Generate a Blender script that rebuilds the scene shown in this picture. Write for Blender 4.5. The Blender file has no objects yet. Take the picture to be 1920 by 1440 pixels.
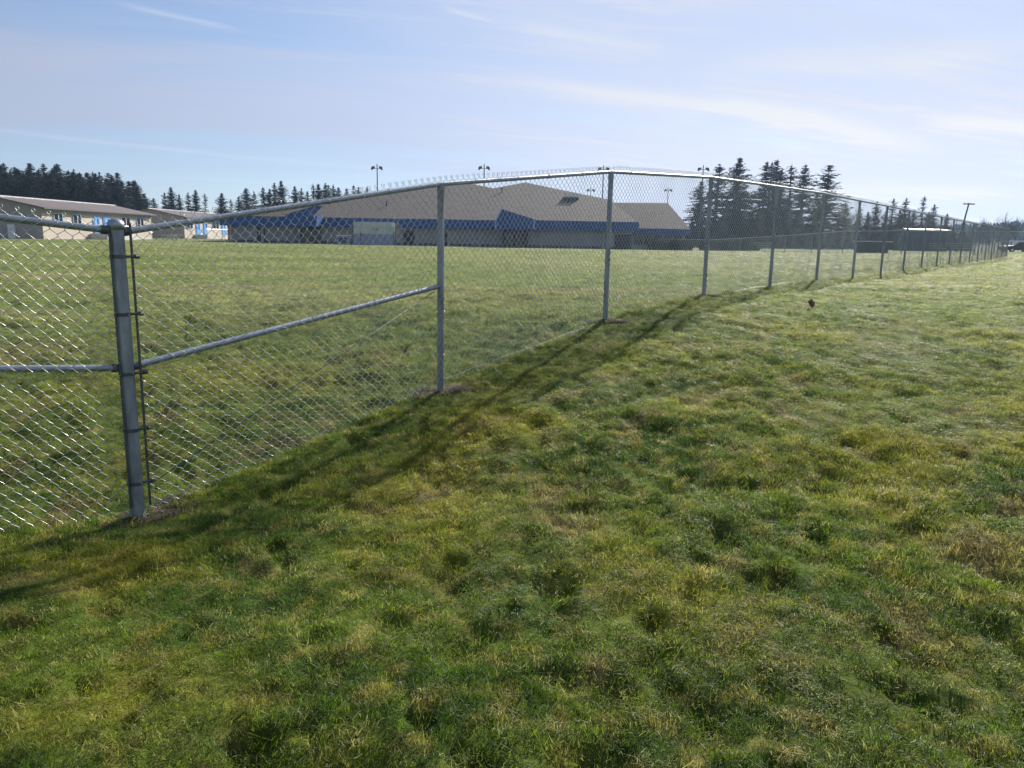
import bpy, math, random
import numpy as np
from mathutils import Matrix, Vector
random.seed(7); rng = np.random.default_rng(7)
R = math.radians
S = bpy.context.scene
COL = S.collection
EYE = 1.65

# ------------------------------------------------------------------ camera
cd = bpy.data.cameras.new('camera'); cam = bpy.data.objects.new('camera', cd); COL.objects.link(cam)
cd.sensor_width = 36; cd.lens = 1435.3 / 1920 * 36
cd.clip_start = .05; cd.clip_end = 6000
cam.matrix_world = Matrix.Translation((0, 0, EYE)) @ Matrix.Rotation(R(90 - 10.752), 4, 'X') @ Matrix.Rotation(R(1.071), 4, 'Z')
S.camera = cam

# ------------------------------------------------------------------ light
SUN_AZ, SUN_EL = 24.8, 26.8
S.view_settings.view_transform = 'Standard'
S.view_settings.look = 'None'
S.view_settings.exposure = 0.8
S.view_settings.gamma = 1
sd = bpy.data.lights.new('sun', 'SUN'); sd.energy = 5.0; sd.angle = R(.53); sd.color = (1, .94, .84)
sun = bpy.data.objects.new('sun', sd); COL.objects.link(sun)
a, e = R(SUN_AZ), R(SUN_EL)
SD = Vector((math.sin(a) * math.cos(e), math.cos(a) * math.cos(e), math.sin(e)))
sun.rotation_euler = SD.to_track_quat('Z', 'Y').to_euler()

# ---- world: clear sky with thin cirrus
W = bpy.data.worlds.new('World'); S.world = W; W.use_nodes = True
nt = W.node_tree; nt.nodes.clear(); L = nt.links
def N(t, **k):
    n = nt.nodes.new(t)
    for q, v in k.items(): setattr(n, q, v)
    return n
def put(sock, v):
    if hasattr(v, 'is_linked'): L.new(v, sock)
    else: sock.default_value = v
def M(op, a_, b_=None, c_=None, clamp=False):
    n = N('ShaderNodeMath', operation=op, use_clamp=clamp); put(n.inputs[0], a_)
    if b_ is not None: put(n.inputs[1], b_)
    if c_ is not None: put(n.inputs[2], c_)
    return n.outputs[0]
def ramp01(x, lo, hi):
    n = N('ShaderNodeMapRange', interpolation_type='SMOOTHSTEP'); put(n.inputs[0], x); n.inputs[1].default_value = lo; n.inputs[2].default_value = hi
    return n.outputs[0]
def mixc(f, c1, c2):
    n = N('ShaderNodeMix', data_type='RGBA'); put(n.inputs[0], f); put(n.inputs[6], c1); put(n.inputs[7], c2); return n.outputs[2]
tc = N('ShaderNodeTexCoord'); sp = N('ShaderNodeSeparateXYZ'); L.new(tc.outputs['Generated'], sp.inputs[0])
x, y, z = sp.outputs
AZ = M('MULTIPLY', M('ARCTAN2', x, y), 57.2958)
EL = M('MULTIPLY', M('ARCSINE', z), 57.2958)
sky = N('ShaderNodeTexSky', sky_type='NISHITA', sun_disc=False)
sky.sun_elevation = R(SUN_EL); sky.sun_rotation = R(SUN_AZ); sky.altitude = 50; sky.air_density = 1.0; sky.dust_density = .3; sky.ozone_density = 2.5
zz = M('ADD', M('MAXIMUM', z, 0.0), .07)
u, v = M('DIVIDE', x, zz), M('DIVIDE', y, zz)
def noise(scale, detail, su, sv, rot, off=0., dist=0., rough=.5):
    c, s_ = math.cos(R(rot)), math.sin(R(rot))
    p = M('MULTIPLY', M('ADD', M('MULTIPLY', u, c), M('MULTIPLY', v, s_)), su)
    q = M('MULTIPLY', M('SUBTRACT', M('MULTIPLY', v, c), M('MULTIPLY', u, s_)), sv)
    cb = N('ShaderNodeCombineXYZ'); L.new(p, cb.inputs[0]); L.new(q, cb.inputs[1]); cb.inputs[2].default_value = off
    n = N('ShaderNodeTexNoise'); L.new(cb.outputs[0], n.inputs['Vector']); n.inputs['Scale'].default_value = scale
    n.inputs['Detail'].default_value = detail; n.inputs['Distortion'].default_value = dist; n.inputs['Roughness'].default_value = rough
    return n.outputs['Fac']
n_broad = noise(.34, 4, .55, 1.5, 12, 3.2, .6)
n_band = noise(.8, 6, .3, 1.6, 14, 7.7, .5, .55)
n_fine = noise(2.6, 8, .45, 2.1, 18, 1.3, .9, .6)
sundot = N('ShaderNodeVectorMath', operation='DOT_PRODUCT'); L.new(tc.outputs['Generated'], sundot.inputs[0]); sundot.inputs[1].default_value = SD
sdv = sundot.outputs['Value']
veil = M('ADD', M('MULTIPLY', ramp01(n_broad, .24, .56), .62), M('MULTIPLY', ramp01(n_band, .34, .66), .50))
veil = M('ADD', veil, M('MULTIPLY', ramp01(sdv, .55, 1.0), .30))
left = ramp01(AZ, 12, -22)                                   # clearer blue high and low on the left, milky band between
bd = M('DIVIDE', M('SUBTRACT', EL, 8.4), 3.1)
band = M('EXPONENT', M('MULTIPLY', M('MULTIPLY', bd, bd), -1.0))
veil = M('MULTIPLY', veil, M('SUBTRACT', 1.0, M('MULTIPLY', left, M('SUBTRACT', .66, M('MULTIPLY', band, .98)))), clamp=True)
wisp = M('MULTIPLY', ramp01(n_fine, .44, .70), ramp01(n_band, .36, .62))
def streak(p0, p1, wid, amp):      # one cirrus filament between two directions (azimuth, elevation)
    dx, dy = p1[0] - p0[0], p1[1] - p0[1]; ln = math.hypot(dx, dy); cx, cy = (p0[0] + p1[0]) / 2, (p0[1] + p1[1]) / 2
    ax = M('SUBTRACT', AZ, cx); ey = M('ADD', M('SUBTRACT', EL, cy), M('MULTIPLY', M('SUBTRACT', n_fine, .5), wid * 3.0))
    t = M('DIVIDE', M('ADD', M('MULTIPLY', ax, dx / ln), M('MULTIPLY', ey, dy / ln)), ln / 2)
    d = M('DIVIDE', M('SUBTRACT', M('MULTIPLY', ey, dx / ln), M('MULTIPLY', ax, dy / ln)), wid)
    g = M('EXPONENT', M('MULTIPLY', M('ADD', M('MULTIPLY', d, d), M('POWER', M('ABSOLUTE', t), 4.0)), -1.0))
    return M('MULTIPLY', g, amp)
st = streak((-25.6, 13.75), (-19.3, 13.1), .15, .2)
for q in [((-.3, 14.3), (10.5, 12.7), .5, .42), ((0, 10.7), (20.5, 8.4), .6, .55), ((15, 9.3), (27, 6.2), .6, .5), ((27.2, 7.7), (34, 7.0), .4, .6),
          ((14, 11.6), (33, 11.6), .9, .42), ((-5.2, 15.3), (-1.6, 14.5), .16, .3), ((22, 3.6), (33, 3.3), .4, .35), ((-34, 5.9), (-8, 4.6), .14, .16)]:
    st = M('ADD', st, streak(*q))
cl = M('MULTIPLY', M('ADD', veil, M('MULTIPLY', wisp, .2)), .9, clamp=True)
bright = M('MULTIPLY', M('ADD', M('MULTIPLY', st, 1.9), M('MULTIPLY', M('MULTIPLY', wisp, ramp01(AZ, -20, 8)), .75)), .95, clamp=True)
warm = M('MULTIPLY', ramp01(sdv, .75, 1.0), ramp01(EL, 14, 4))
cloudc = mixc(warm, (5.0, 5.6, 7.3, 1), (6.5, 6.6, 7.6, 1))
glow = M('ADD', .86, M('MULTIPLY', ramp01(sdv, .45, 1.0), .34))
vm = N('ShaderNodeVectorMath', operation='SCALE'); L.new(cloudc, vm.inputs[0]); L.new(glow, vm.inputs['Scale'])
tint = N('ShaderNodeVectorMath', operation='MULTIPLY'); L.new(sky.outputs[0], tint.inputs[0]); tint.inputs[1].default_value = (.88, .97, 1.14)
tot = mixc(cl, tint.outputs[0], vm.outputs[0])
tot = mixc(bright, tot, mixc(warm, (7.0, 7.5, 8.6, 1), (9.9, 9.3, 8.7, 1)))
bg = N('ShaderNodeBackground'); L.new(tot, bg.inputs[0]); bg.inputs[1].default_value = .058
wo = N('ShaderNodeOutputWorld'); L.new(bg.outputs[0], wo.inputs[0])

# ------------------------------------------------------------------ helpers
def tag(o, label=None, cat=None, group=None, kind=None):
    if label: o['label'] = label
    if cat: o['category'] = cat
    if group: o['group'] = group
    if kind: o['kind'] = kind
    return o
def thing(name, label, cat, loc, group=None):
    o = bpy.data.objects.new(name, None); COL.objects.link(o); o.location = loc; o.empty_display_size = .3
    return tag(o, label, cat, group)
def wloc(o):
    p = Vector((0, 0, 0))
    while o: p += o.location; o = o.parent
    return p
class MB:
    def __init__(s): s.v = []; s.f = []; s.n = 0
    def add(s, v, f):
        v = np.asarray(v, float); s.v.append(v); s.f += [tuple(int(i) + s.n for i in q) for q in f]; s.n += len(v); return s
    def box(s, x0, x1, y0, y1, z0, z1):
        v = [(x0, y0, z0), (x1, y0, z0), (x1, y1, z0), (x0, y1, z0), (x0, y0, z1), (x1, y0, z1), (x1, y1, z1), (x0, y1, z1)]
        return s.add(v, [(0, 3, 2, 1), (4, 5, 6, 7), (0, 1, 5, 4), (1, 2, 6, 5), (2, 3, 7, 6), (3, 0, 4, 7)])
    def prism(s, poly, d):            # convex/concave polygon extruded by vector d
        n = len(poly); p = np.array(poly, float); v = np.vstack([p, p + np.array(d, float)])
        return s.add(v, [tuple(range(n))[::-1], tuple(range(n, 2 * n))] + [(i, (i + 1) % n, (i + 1) % n + n, i + n) for i in range(n)])
    def tube(s, pts, r, k=8, cap=True):
        pts = [Vector(p) for p in pts]; n = len(pts); rr = r if hasattr(r, '__len__') else [r] * n; V = []
        up = Vector((0, 0, 1)) if abs((pts[-1] - pts[0]).normalized().z) < .9 else Vector((0, 1, 0))
        for i, p in enumerate(pts):
            t = (pts[min(i + 1, n - 1)] - pts[max(i - 1, 0)]).normalized(); A = t.cross(up).normalized(); B = A.cross(t)
            for j in range(k):
                w = 2 * math.pi * j / k; V.append(p + (A * math.cos(w) + B * math.sin(w)) * rr[i])
        F = [(i * k + j, i * k + (j + 1) % k, (i + 1) * k + (j + 1) % k, (i + 1) * k + j) for i in range(n - 1) for j in range(k)]
        if cap: F += [tuple(range(k))[::-1], tuple(range((n - 1) * k, n * k))]
        return s.add([tuple(q) for q in V], F)
    def build(s, name, mat, parent=None, smooth=False, loc=None):
        V = np.vstack(s.v); o_ = Vector(loc) if loc is not None else (wloc(parent) if parent else Vector((0, 0, 0)))
        V = V - np.array(o_)
        me = bpy.data.meshes.new(name); me.from_pydata(V.tolist(), [], s.f)
        if smooth: me.shade_smooth()
        me.materials.append(mat)
        o = bpy.data.objects.new(name, me); COL.objects.link(o)
        if parent: o.parent = parent; o.location = o_ - wloc(parent)
        else: o.location = o_
        return o
def fast_mesh(name, V, F, mat, smooth=True):
    V = np.ascontiguousarray(V, dtype=np.float32); F = np.ascontiguousarray(F, dtype=np.int32); k = F.shape[1]
    me = bpy.data.meshes.new(name); me.vertices.add(len(V)); me.vertices.foreach_set('co', V.ravel())
    me.loops.add(F.size); me.loops.foreach_set('vertex_index', F.ravel())
    me.polygons.add(len(F)); me.polygons.foreach_set('loop_start', np.arange(0, F.size, k, dtype=np.int32)); me.polygons.foreach_set('loop_total', np.full(len(F), k, dtype=np.int32))
    me.update(calc_edges=True)
    if smooth: me.shade_smooth()
    if mat: me.materials.append(mat)
    return me

# value noise, numpy
_perm = rng.permutation(65536)
def _h(ix, iy, seed):
    return _perm[(ix * 7919 + iy * 104729 + seed * 31337) & 65535] / 65535.0
def vnoise(x, y, seed=0):
    ix, iy = np.floor(x).astype(np.int64), np.floor(y).astype(np.int64); fx, fy = x - ix, y - iy
    fx = fx * fx * fx * (fx * (fx * 6 - 15) + 10); fy = fy * fy * fy * (fy * (fy * 6 - 15) + 10)
    a_, b_, c_, d_ = _h(ix, iy, seed), _h(ix + 1, iy, seed), _h(ix, iy + 1, seed), _h(ix + 1, iy + 1, seed)
    return (a_ * (1 - fx) + b_ * fx) * (1 - fy) + (c_ * (1 - fx) + d_ * fx) * fy
def fbm(x, y, seed=0, o=3):
    t = 0; amp = .5; w = 0
    for k in range(o):
        t = t + amp * vnoise(x * 2 ** k + 17.3 * k, y * 2 ** k - 9.1 * k, seed + k); w += amp; amp *= .5
    return t / w

# ------------------------------------------------------------------ materials
def mat(name, base, rough=.7, metal=0., var=.12, scale=2., bump=0., bscale=None, spec=.3, base2=None, coord='Object', stretch=(1, 1, 1)):
    m = bpy.data.materials.new(name); m.use_nodes = True; t = m.node_tree; b = t.nodes['Principled BSDF']
    b.inputs['Roughness'].default_value = rough; b.inputs['Metallic'].default_value = metal; b.inputs['Specular IOR Level'].default_value = spec
    tcn = t.nodes.new('ShaderNodeTexCoord'); mp = t.nodes.new('ShaderNodeMapping'); mp.inputs['Scale'].default_value = stretch
    t.links.new(tcn.outputs[coord], mp.inputs[0])
    no = t.nodes.new('ShaderNodeTexNoise'); no.inputs['Scale'].default_value = scale; no.inputs['Detail'].default_value = 6; t.links.new(mp.outputs[0], no.inputs['Vector'])
    mr = t.nodes.new('ShaderNodeMapRange'); mr.inputs[1].default_value = .3; mr.inputs[2].default_value = .7; t.links.new(no.outputs['Fac'], mr.inputs[0])
    mx = t.nodes.new('ShaderNodeMix'); mx.data_type = 'RGBA'; t.links.new(mr.outputs[0], mx.inputs[0])
    b2 = base2 or tuple(min(1, c * (1 + var)) for c in base)
    b1 = base if base2 else tuple(c * (1 - var) for c in base)
    mx.inputs[6].default_value = (*b1, 1); mx.inputs[7].default_value = (*b2, 1); t.links.new(mx.outputs[2], b.inputs['Base Color'])
    if bump:
        n2 = t.nodes.new('ShaderNodeTexNoise'); n2.inputs['Scale'].default_value = bscale or scale * 6; n2.inputs['Detail'].default_value = 5; t.links.new(mp.outputs[0], n2.inputs['Vector'])
        bp = t.nodes.new('ShaderNodeBump'); bp.inputs['Strength'].default_value = bump; bp.inputs['Distance'].default_value = .02; t.links.new(n2.outputs['Fac'], bp.inputs['Height']); t.links.new(bp.outputs[0], b.inputs['Normal'])
    return m
GALV = mat('galvanised_steel', (.27, .30, .34), .52, .6, .38, 14, .2, 60, .5, stretch=(1, 1, .3))
RAILM = mat('galvanised_rail', (.33, .37, .42), .46, .75, .14, 12, .05, 70, .5)
WIRE = mat('galvanised_wire', (.50, .51, .50), .38, .85, .15, 20, spec=.5)
WIREFAR = mat('dimmed_wire', (.26, .27, .29), .5, .7, .15, 20, spec=.4)  # darker copy of the wire: weaker glint of far bays put into the colour
DARKST = mat('weathered_steel', (.10, .11, .12), .5, .6, .2, 10)
ROOFM = mat('brown_shingle', (.078, .060, .055), .9, 0, .16, .5, .5, 3)
BLUE = mat('blue_metal_fascia', (.011, .070, .245), .55, 0, .12, .5, stretch=(1, 1, .2))
LBLUE = mat('light_blue_trim', (.25, .45, .75), .5, 0, .06)
WALLM = mat('grey_block_wall', (.28, .27, .265), .9, 0, .12, .8, .4, 6)
DARKG = mat('dark_glass', (.02, .022, .028), .15, 0, .2, 1, spec=.6)
DARKR = mat('dark_doorway', (.035, .035, .045), .6, 0, .2)
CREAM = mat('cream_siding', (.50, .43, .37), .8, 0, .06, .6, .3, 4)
TAUPE = mat('taupe_and_shaded_siding', (.34, .30, .27), .8, 0, .06, .6, .3, 4)  # shaded copy of the cream siding, and the pilasters' own taupe
MROOF = mat('brown_metal_roof', (.16, .13, .115), .55, .1, .12, .5)
FLASH = mat('pale_flashing', (.7, .7, .68), .35, .5, .05)
DOORB = mat('door_blue', (.10, .32, .72), .5, 0, .05)
WHITEP = mat('white_paint', (.72, .73, .74), .5, 0, .06)
BOARD = mat('weathered_white_board', (.50, .51, .47), .7, 0, .14, .7)
BOARDB = mat('grey_blue_board', (.26, .30, .38), .7, 0, .08, .7)
POLEM = mat('pole_steel', (.10, .105, .12), .6, .3, .15)
WOODP = mat('pole_wood', (.09, .07, .055), .9, 0, .2)
BARK = mat('bark', (.07, .055, .045), .95, 0, .3, 1.5, .6, 8)
CONC = mat('pale_concrete', (.55, .53, .49), .9, 0, .1, 1)
SHADE = mat('charcoal_cladding', (.08, .09, .11), .8, 0, .15)
LEAFB = mat('dead_leaf', (.16, .08, .045), .7, 0, .5, 25)
PAINTK = mat('dark_car_paint', (.03, .035, .045), .25, .2, .05, spec=.6)
TYRE = mat('tyre_rubber', (.02, .02, .02), .9)
def leafmat(name, c1, c2, tr, sc=.6):
    m = mat(name, c1, .75, 0, 0, sc, base2=c2, spec=.15, coord='Object'); t = m.node_tree; b = t.nodes['Principled BSDF']; out = t.nodes['Material Output']
    T = t.nodes.new('ShaderNodeBsdfTranslucent'); ms = t.nodes.new('ShaderNodeMixShader'); ms.inputs[0].default_value = tr
    src = b.inputs['Base Color'].links[0].from_socket
    t.links.new(src, T.inputs[0]); t.links.new(b.outputs[0], ms.inputs[1]); t.links.new(T.outputs[0], ms.inputs[2]); t.links.new(ms.outputs[0], out.inputs[0]); return m
NEEDLE = leafmat('conifer_needles', (.014, .024, .018), (.03, .045, .028), .12)
NEEDLE2 = leafmat('fir_needles', (.012, .02, .018), (.024, .036, .027), .1)
HEDGE = leafmat('hedge_leaves', (.03, .045, .022), (.06, .075, .035), .25)
TWIG = mat('bare_twigs', (.10, .085, .075), .9, 0, .2)

def turf_colour(t, for_blades):
    """shared patchwork of green, moss and straw, driven by position, with backlit sheen put into the far colours"""
    g = t.nodes.new('ShaderNodeNewGeometry')
    def nz(s, d, off, stretch=(1, 1, 1), dist=0):
        mp = t.nodes.new('ShaderNodeMapping'); mp.inputs['Location'].default_value = (off, off * 1.7, 0); mp.inputs['Scale'].default_value = (stretch[0], stretch[1], 0.)
        t.links.new(g.outputs['Position'], mp.inputs[0])
        n = t.nodes.new('ShaderNodeTexNoise'); n.inputs['Scale'].default_value = s; n.inputs['Detail'].default_value = d; n.inputs['Distortion'].default_value = dist; t.links.new(mp.outputs[0], n.inputs['Vector']); return n.outputs['Fac']
    def rmp(x_, lo, hi):
        n = t.nodes.new('ShaderNodeMapRange'); n.interpolation_type = 'SMOOTHSTEP'; n.inputs[1].default_value = lo; n.inputs[2].default_value = hi; t.links.new(x_, n.inputs[0]); return n.outputs[0]
    def mx(f, a_, b_):
        n = t.nodes.new('ShaderNodeMix'); n.data_type = 'RGBA'
        if hasattr(f, 'is_linked'): t.links.new(f, n.inputs[0])
        else: n.inputs[0].default_value = f
        for k, q in ((6, a_), (7, b_)):
            if hasattr(q, 'is_linked'): t.links.new(q, n.inputs[k])
            else: n.inputs[k].default_value = (*q, 1)
        return n.outputs[2]
    def mul(a_, b_):
        n = t.nodes.new('ShaderNodeMath'); n.operation = 'MULTIPLY'
        for k, q in enumerate((a_, b_)):
            if hasattr(q, 'is_linked'): t.links.new(q, n.inputs[k])
            else: n.inputs[k].default_value = q
        return n.outputs[0]
    c = mx(rmp(nz(1.1, 4, 3.1), .38, .62), (.052, .100, .013), (.110, .160, .021))
    c = mx(mul(rmp(nz(.7, 5, 11.), .46, .66), .8), c, (.215, .215, .026))                   # moss
    c = mx(mul(rmp(nz(1.7, 5, 23., dist=.5), .54, .70), .7), c, (.22, .17, .075))
    c = mx(mul(rmp(nz(6.5, 6, 57.), .48, .66), .55), c, (.27, .235, .06))        # straw patches
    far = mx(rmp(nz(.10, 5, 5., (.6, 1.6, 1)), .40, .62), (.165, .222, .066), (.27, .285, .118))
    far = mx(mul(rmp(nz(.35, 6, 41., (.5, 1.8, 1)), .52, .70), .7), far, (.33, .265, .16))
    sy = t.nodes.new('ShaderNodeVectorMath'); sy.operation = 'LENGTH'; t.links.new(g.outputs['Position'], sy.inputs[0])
    c = mx(mul(rmp(sy.outputs['Value'], 5, 15), .85), c, far)  # paler with distance: backlit sheen of the far grass put into the colour
    if for_blades:
        oi = t.nodes.new('ShaderNodeObjectInfo')
        c = mx(mul(rmp(oi.outputs['Random'], .78, 1.), .6), c, (.26, .21, .10))
        hs = t.nodes.new('ShaderNodeHueSaturation'); t.links.new(c, hs.inputs['Color'])
        vr = t.nodes.new('ShaderNodeMapRange'); t.links.new(oi.outputs['Random'], vr.inputs[0]); vr.inputs[3].default_value = .5; vr.inputs[4].default_value = 1.65
        t.links.new(vr.outputs[0], hs.inputs['Value']); c = hs.outputs[0]
    return c
def turf(name, blades):
    m = bpy.data.materials.new(name); m.use_nodes = True; t = m.node_tree; b = t.nodes['Principled BSDF']; out = t.nodes['Material Output']
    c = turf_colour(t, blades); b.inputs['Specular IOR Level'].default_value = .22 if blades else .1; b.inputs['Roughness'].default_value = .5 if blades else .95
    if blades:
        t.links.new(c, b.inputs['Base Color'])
        hs = t.nodes.new('ShaderNodeHueSaturation'); hs.inputs['Value'].default_value = 1.5; hs.inputs['Saturation'].default_value = 1.08; t.links.new(c, hs.inputs['Color'])
        T = t.nodes.new('ShaderNodeBsdfTranslucent'); t.links.new(hs.outputs[0], T.inputs[0]); ms = t.nodes.new('ShaderNodeMixShader'); ms.inputs[0].default_value = .5
        t.links.new(b.outputs[0], ms.inputs[1]); t.links.new(T.outputs[0], ms.inputs[2]); t.links.new(ms.outputs[0], out.inputs[0])
    else:
        # soil between the blades near by, closed sward further off
        g = t.nodes.new('ShaderNodeNewGeometry'); ln = t.nodes.new('ShaderNodeVectorMath'); ln.operation = 'LENGTH'; t.links.new(g.outputs['Position'], ln.inputs[0])
        n = t.nodes.new('ShaderNodeTexNoise'); n.inputs['Scale'].default_value = 9; n.inputs['Detail'].default_value = 8; t.links.new(g.outputs['Position'], n.inputs['Vector'])
        hs = t.nodes.new('ShaderNodeHueSaturation'); t.links.new(c, hs.inputs['Color'])
        vr = t.nodes.new('ShaderNodeMapRange'); t.links.new(n.outputs['Fac'], vr.inputs[0]); vr.inputs[1].default_value = .3; vr.inputs[2].default_value = .7; vr.inputs[3].default_value = .5; vr.inputs[4].default_value = 1.2
        t.links.new(vr.outputs[0], hs.inputs['Value']); t.links.new(hs.outputs[0], b.inputs['Base Color'])
        n2 = t.nodes.new('ShaderNodeTexNoise'); n2.inputs['Scale'].default_value = 14; n2.inputs['Detail'].default_value = 8; n2.inputs['Roughness'].default_value = .7; t.links.new(g.outputs['Position'], n2.inputs['Vector'])
        bp = t.nodes.new('ShaderNodeBump'); bp.inputs['Strength'].default_value = .8; bp.inputs['Distance'].default_value = .06; t.links.new(n2.outputs['Fac'], bp.inputs['Height']); t.links.new(bp.outputs[0], b.inputs['Normal'])
    return m
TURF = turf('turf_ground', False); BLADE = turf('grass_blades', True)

# ------------------------------------------------------------------ terrain
PX = np.array([-2.4, -.666, 1.131, 2.911, 4.707, 6.476, 8.33, 10.182, 12.045, 13.894, 15.742, 17.586, 19.43, 21.265, 23.101, 24.937, 26.77, 28.604, 30.436, 32.264])
PY = np.array([4.69, 7.009, 9.41, 11.788, 14.19, 16.554, 19.032, 21.506, 23.996, 26.468, 28.938, 31.402, 33.866, 36.319, 38.773, 41.226, 43.676, 46.127, 48.576, 51.02])
PZ = np.array([-.207, .231, .69, .845, .845, .875, .83, .875, .90, .91, .918, .915, .92, .91, .925, .95, .965, .99, 1.015, 1.055])
PT = np.array([1.64, 2.115, 2.45, 2.598, 2.655, 2.70, 2.702, 2.712, 2.715, 2.715, 2.72, 2.725, 2.73, 2.735, 2.75, 2.77, 2.785, 2.81, 2.83, 2.865])
LEFT = (-4.63, 2.61)
ctl = [(PX[i], PY[i], PZ[i]) for i in range(20)] + [(LEFT[0], LEFT[1], .12), (-2.95, 4.18, -.12), (-6.8, .6, .2),
    (0, 0, 0), (0, -6, -.1), (3, 0, 0.0), (-3, 0, -.1), (6, 4, .3), (8, 10, .75), (12, 12, .85), (20, 15, .9), (25, 25, .95), (40, 40, 1.08), (60, 55, 1.2), (58, 90, 1.25), (35, 95, .72),
    (-8, 5, .0), (-6, 8, .2), (-10, 15, .6), (-3, 12, .65), (2, 20, .75), (-15, 30, .65), (0, 40, .7), (20, 40, .85), (-40, 60, .5), (0, 80, .45), (40, 80, .8), (80, 80, 1.2), (-54, 92, .62), (-54, 130, .7), (0, 114, .4),
    (27, 114, .42), (70, 130, .8), (-20, 10, .4), (15, 0, .5), (0, 6.5, .25), (-43, 112, .38), (4.06, 10.43, .77), (0, 200, .4), (150, 150, .9), (-150, 150, .6), (-100, 0, .4), (100, 0, .6), (0, -100, 0)]
ctl = np.array(ctl)
K = np.linalg.norm(ctl[:, None, :2] - ctl[None, :, :2], axis=2); Wt = np.linalg.solve(K - .08 * np.eye(len(ctl)), ctl[:, 2] - .5)
def gbase(x, y):
    x = np.asarray(x, float); y = np.asarray(y, float); s_ = np.zeros_like(x)
    for i in range(len(ctl)): s_ += Wt[i] * np.sqrt((x - ctl[i, 0]) ** 2 + (y - ctl[i, 1]) ** 2 + .02)
    r = np.hypot(x, y); k = np.clip((r - 140) / 160, 0, 1)
    return .5 + s_ * (1 - k)
def lumps(x, y):
    r = np.hypot(x, y); wx = x + .25 * fbm(x * 1.3, y * 1.3, 5); wy = y + .25 * fbm(x * 1.3, y * 1.3, 9)
    h = (fbm(wx * 2.3, wy * 2.3, 21, 3) - .5) * .085 + (fbm(wx * 6.5, wy * 6.5, 23, 2) - .5) * .045 + (fbm(wx * .8, wy * .8, 33, 2) - .5) * .07
    pit = np.clip(fbm(wx * 5.5, wy * 5.5, 51, 3) - .57, 0, 1) * -.24
    near = np.clip(1 - (r - 12) / 45, .25, 1)
    d2 = np.min([(x - PX[i]) ** 2 + (y - PY[i]) ** 2 for i in range(6)], axis=0)
    return (h + pit) * near * (1 - .75 * np.exp(-d2 / .15))
def gz(x, y): return gbase(x, y) + lumps(x, y)
def gzs(x, y): return float(gz(np.array([x]), np.array([y]))[0])
def make_ground():
    th = np.concatenate([np.radians(np.arange(-60, 60, .32)), np.radians(np.arange(60, 300, 4.))]); nth = len(th)
    r = [.35]
    while r[-1] < 2200: r.append(r[-1] * (1.0145 if r[-1] < 60 else 1.045))
    r = np.array(r); RR, TT = np.meshgrid(r, th, indexing='ij'); X, Y = RR * np.sin(TT), RR * np.cos(TT); Z = gz(X.ravel(), Y.ravel()).reshape(X.shape)
    # far wooded rise on the right
    hill = 27 * np.exp(-((np.degrees(TT) - 44) / 19) ** 2) * np.clip((RR - 560) / 420, 0, 1)
    Z = Z + hill
    V = np.stack([X.ravel(), Y.ravel(), Z.ravel()], 1); V = np.vstack([V, [[0, 0, gzs(0, 0)]]])
    i = np.arange(len(r) - 1)[:, None]; j = np.arange(nth)[None, :]; j2 = (j + 1) % nth
    F = np.stack([i * nth + j, i * nth + j2, (i + 1) * nth + j2, (i + 1) * nth + j], -1).reshape(-1, 4)
    c = len(V) - 1; jj = np.arange(nth); F0 = np.stack([np.full(nth, c), (jj + 1) % nth, jj, jj], 1)
    F = F[:, ::-1]
    me = fast_mesh('ground', V, F, TURF)
    o = bpy.data.objects.new('ground', me); COL.objects.link(o); tag(o, kind='structure'); return o
ground = make_ground()

# ------------------------------------------------------------------ grass
def clump(seed, nb, rad, hgt, wid, lean):
    r = np.random.default_rng(seed); V = []; F = []
    for k in range(nb):
        a_ = r.uniform(0, 6.283); d = rad * math.sqrt(r.uniform(0, 1)); b = np.array([d * math.cos(a_), d * math.sin(a_), -.008])
        h = hgt * r.uniform(.55, 1.2); az = r.uniform(0, 6.283); l = h * r.uniform(.25, 1.15) * lean
        D = np.array([math.cos(az), math.sin(az), 0]); wa = az + 1.57 + r.uniform(-.8, .8); Wd = np.array([math.cos(wa), math.sin(wa), 0]) * wid * r.uniform(.6, 1.2) / 2
        m_ = b + D * l * .35 + np.array([0, 0, h * .62]); t_ = b + D * l + np.array([0, 0, h * r.uniform(.7, 1.0)])
        n = len(V); V += [b - Wd, b + Wd, m_ + Wd * .75, m_ - Wd * .75, t_]; F += [(n, n + 1, n + 2, n + 3), (n + 3, n + 2, n + 4)]
    me = bpy.data.meshes.new('grass_clump'); me.from_pydata([tuple(q) for q in V], [], F); me.materials.append(BLADE)
    return bpy.data.objects.new('grass_clump', me)
gc = bpy.data.collections.new('grass_clumps')
specs = [(36, .06, .034, .0026, .9)] * 3 + [(30, .065, .050, .0028, 1.1)] * 2 + [(40, .055, .024, .0026, .9)] * 2 + [(26, .07, .040, .0028, 1.5)]
for k, q in enumerate(specs): gc.objects.link(clump(100 + k, *q))
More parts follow.
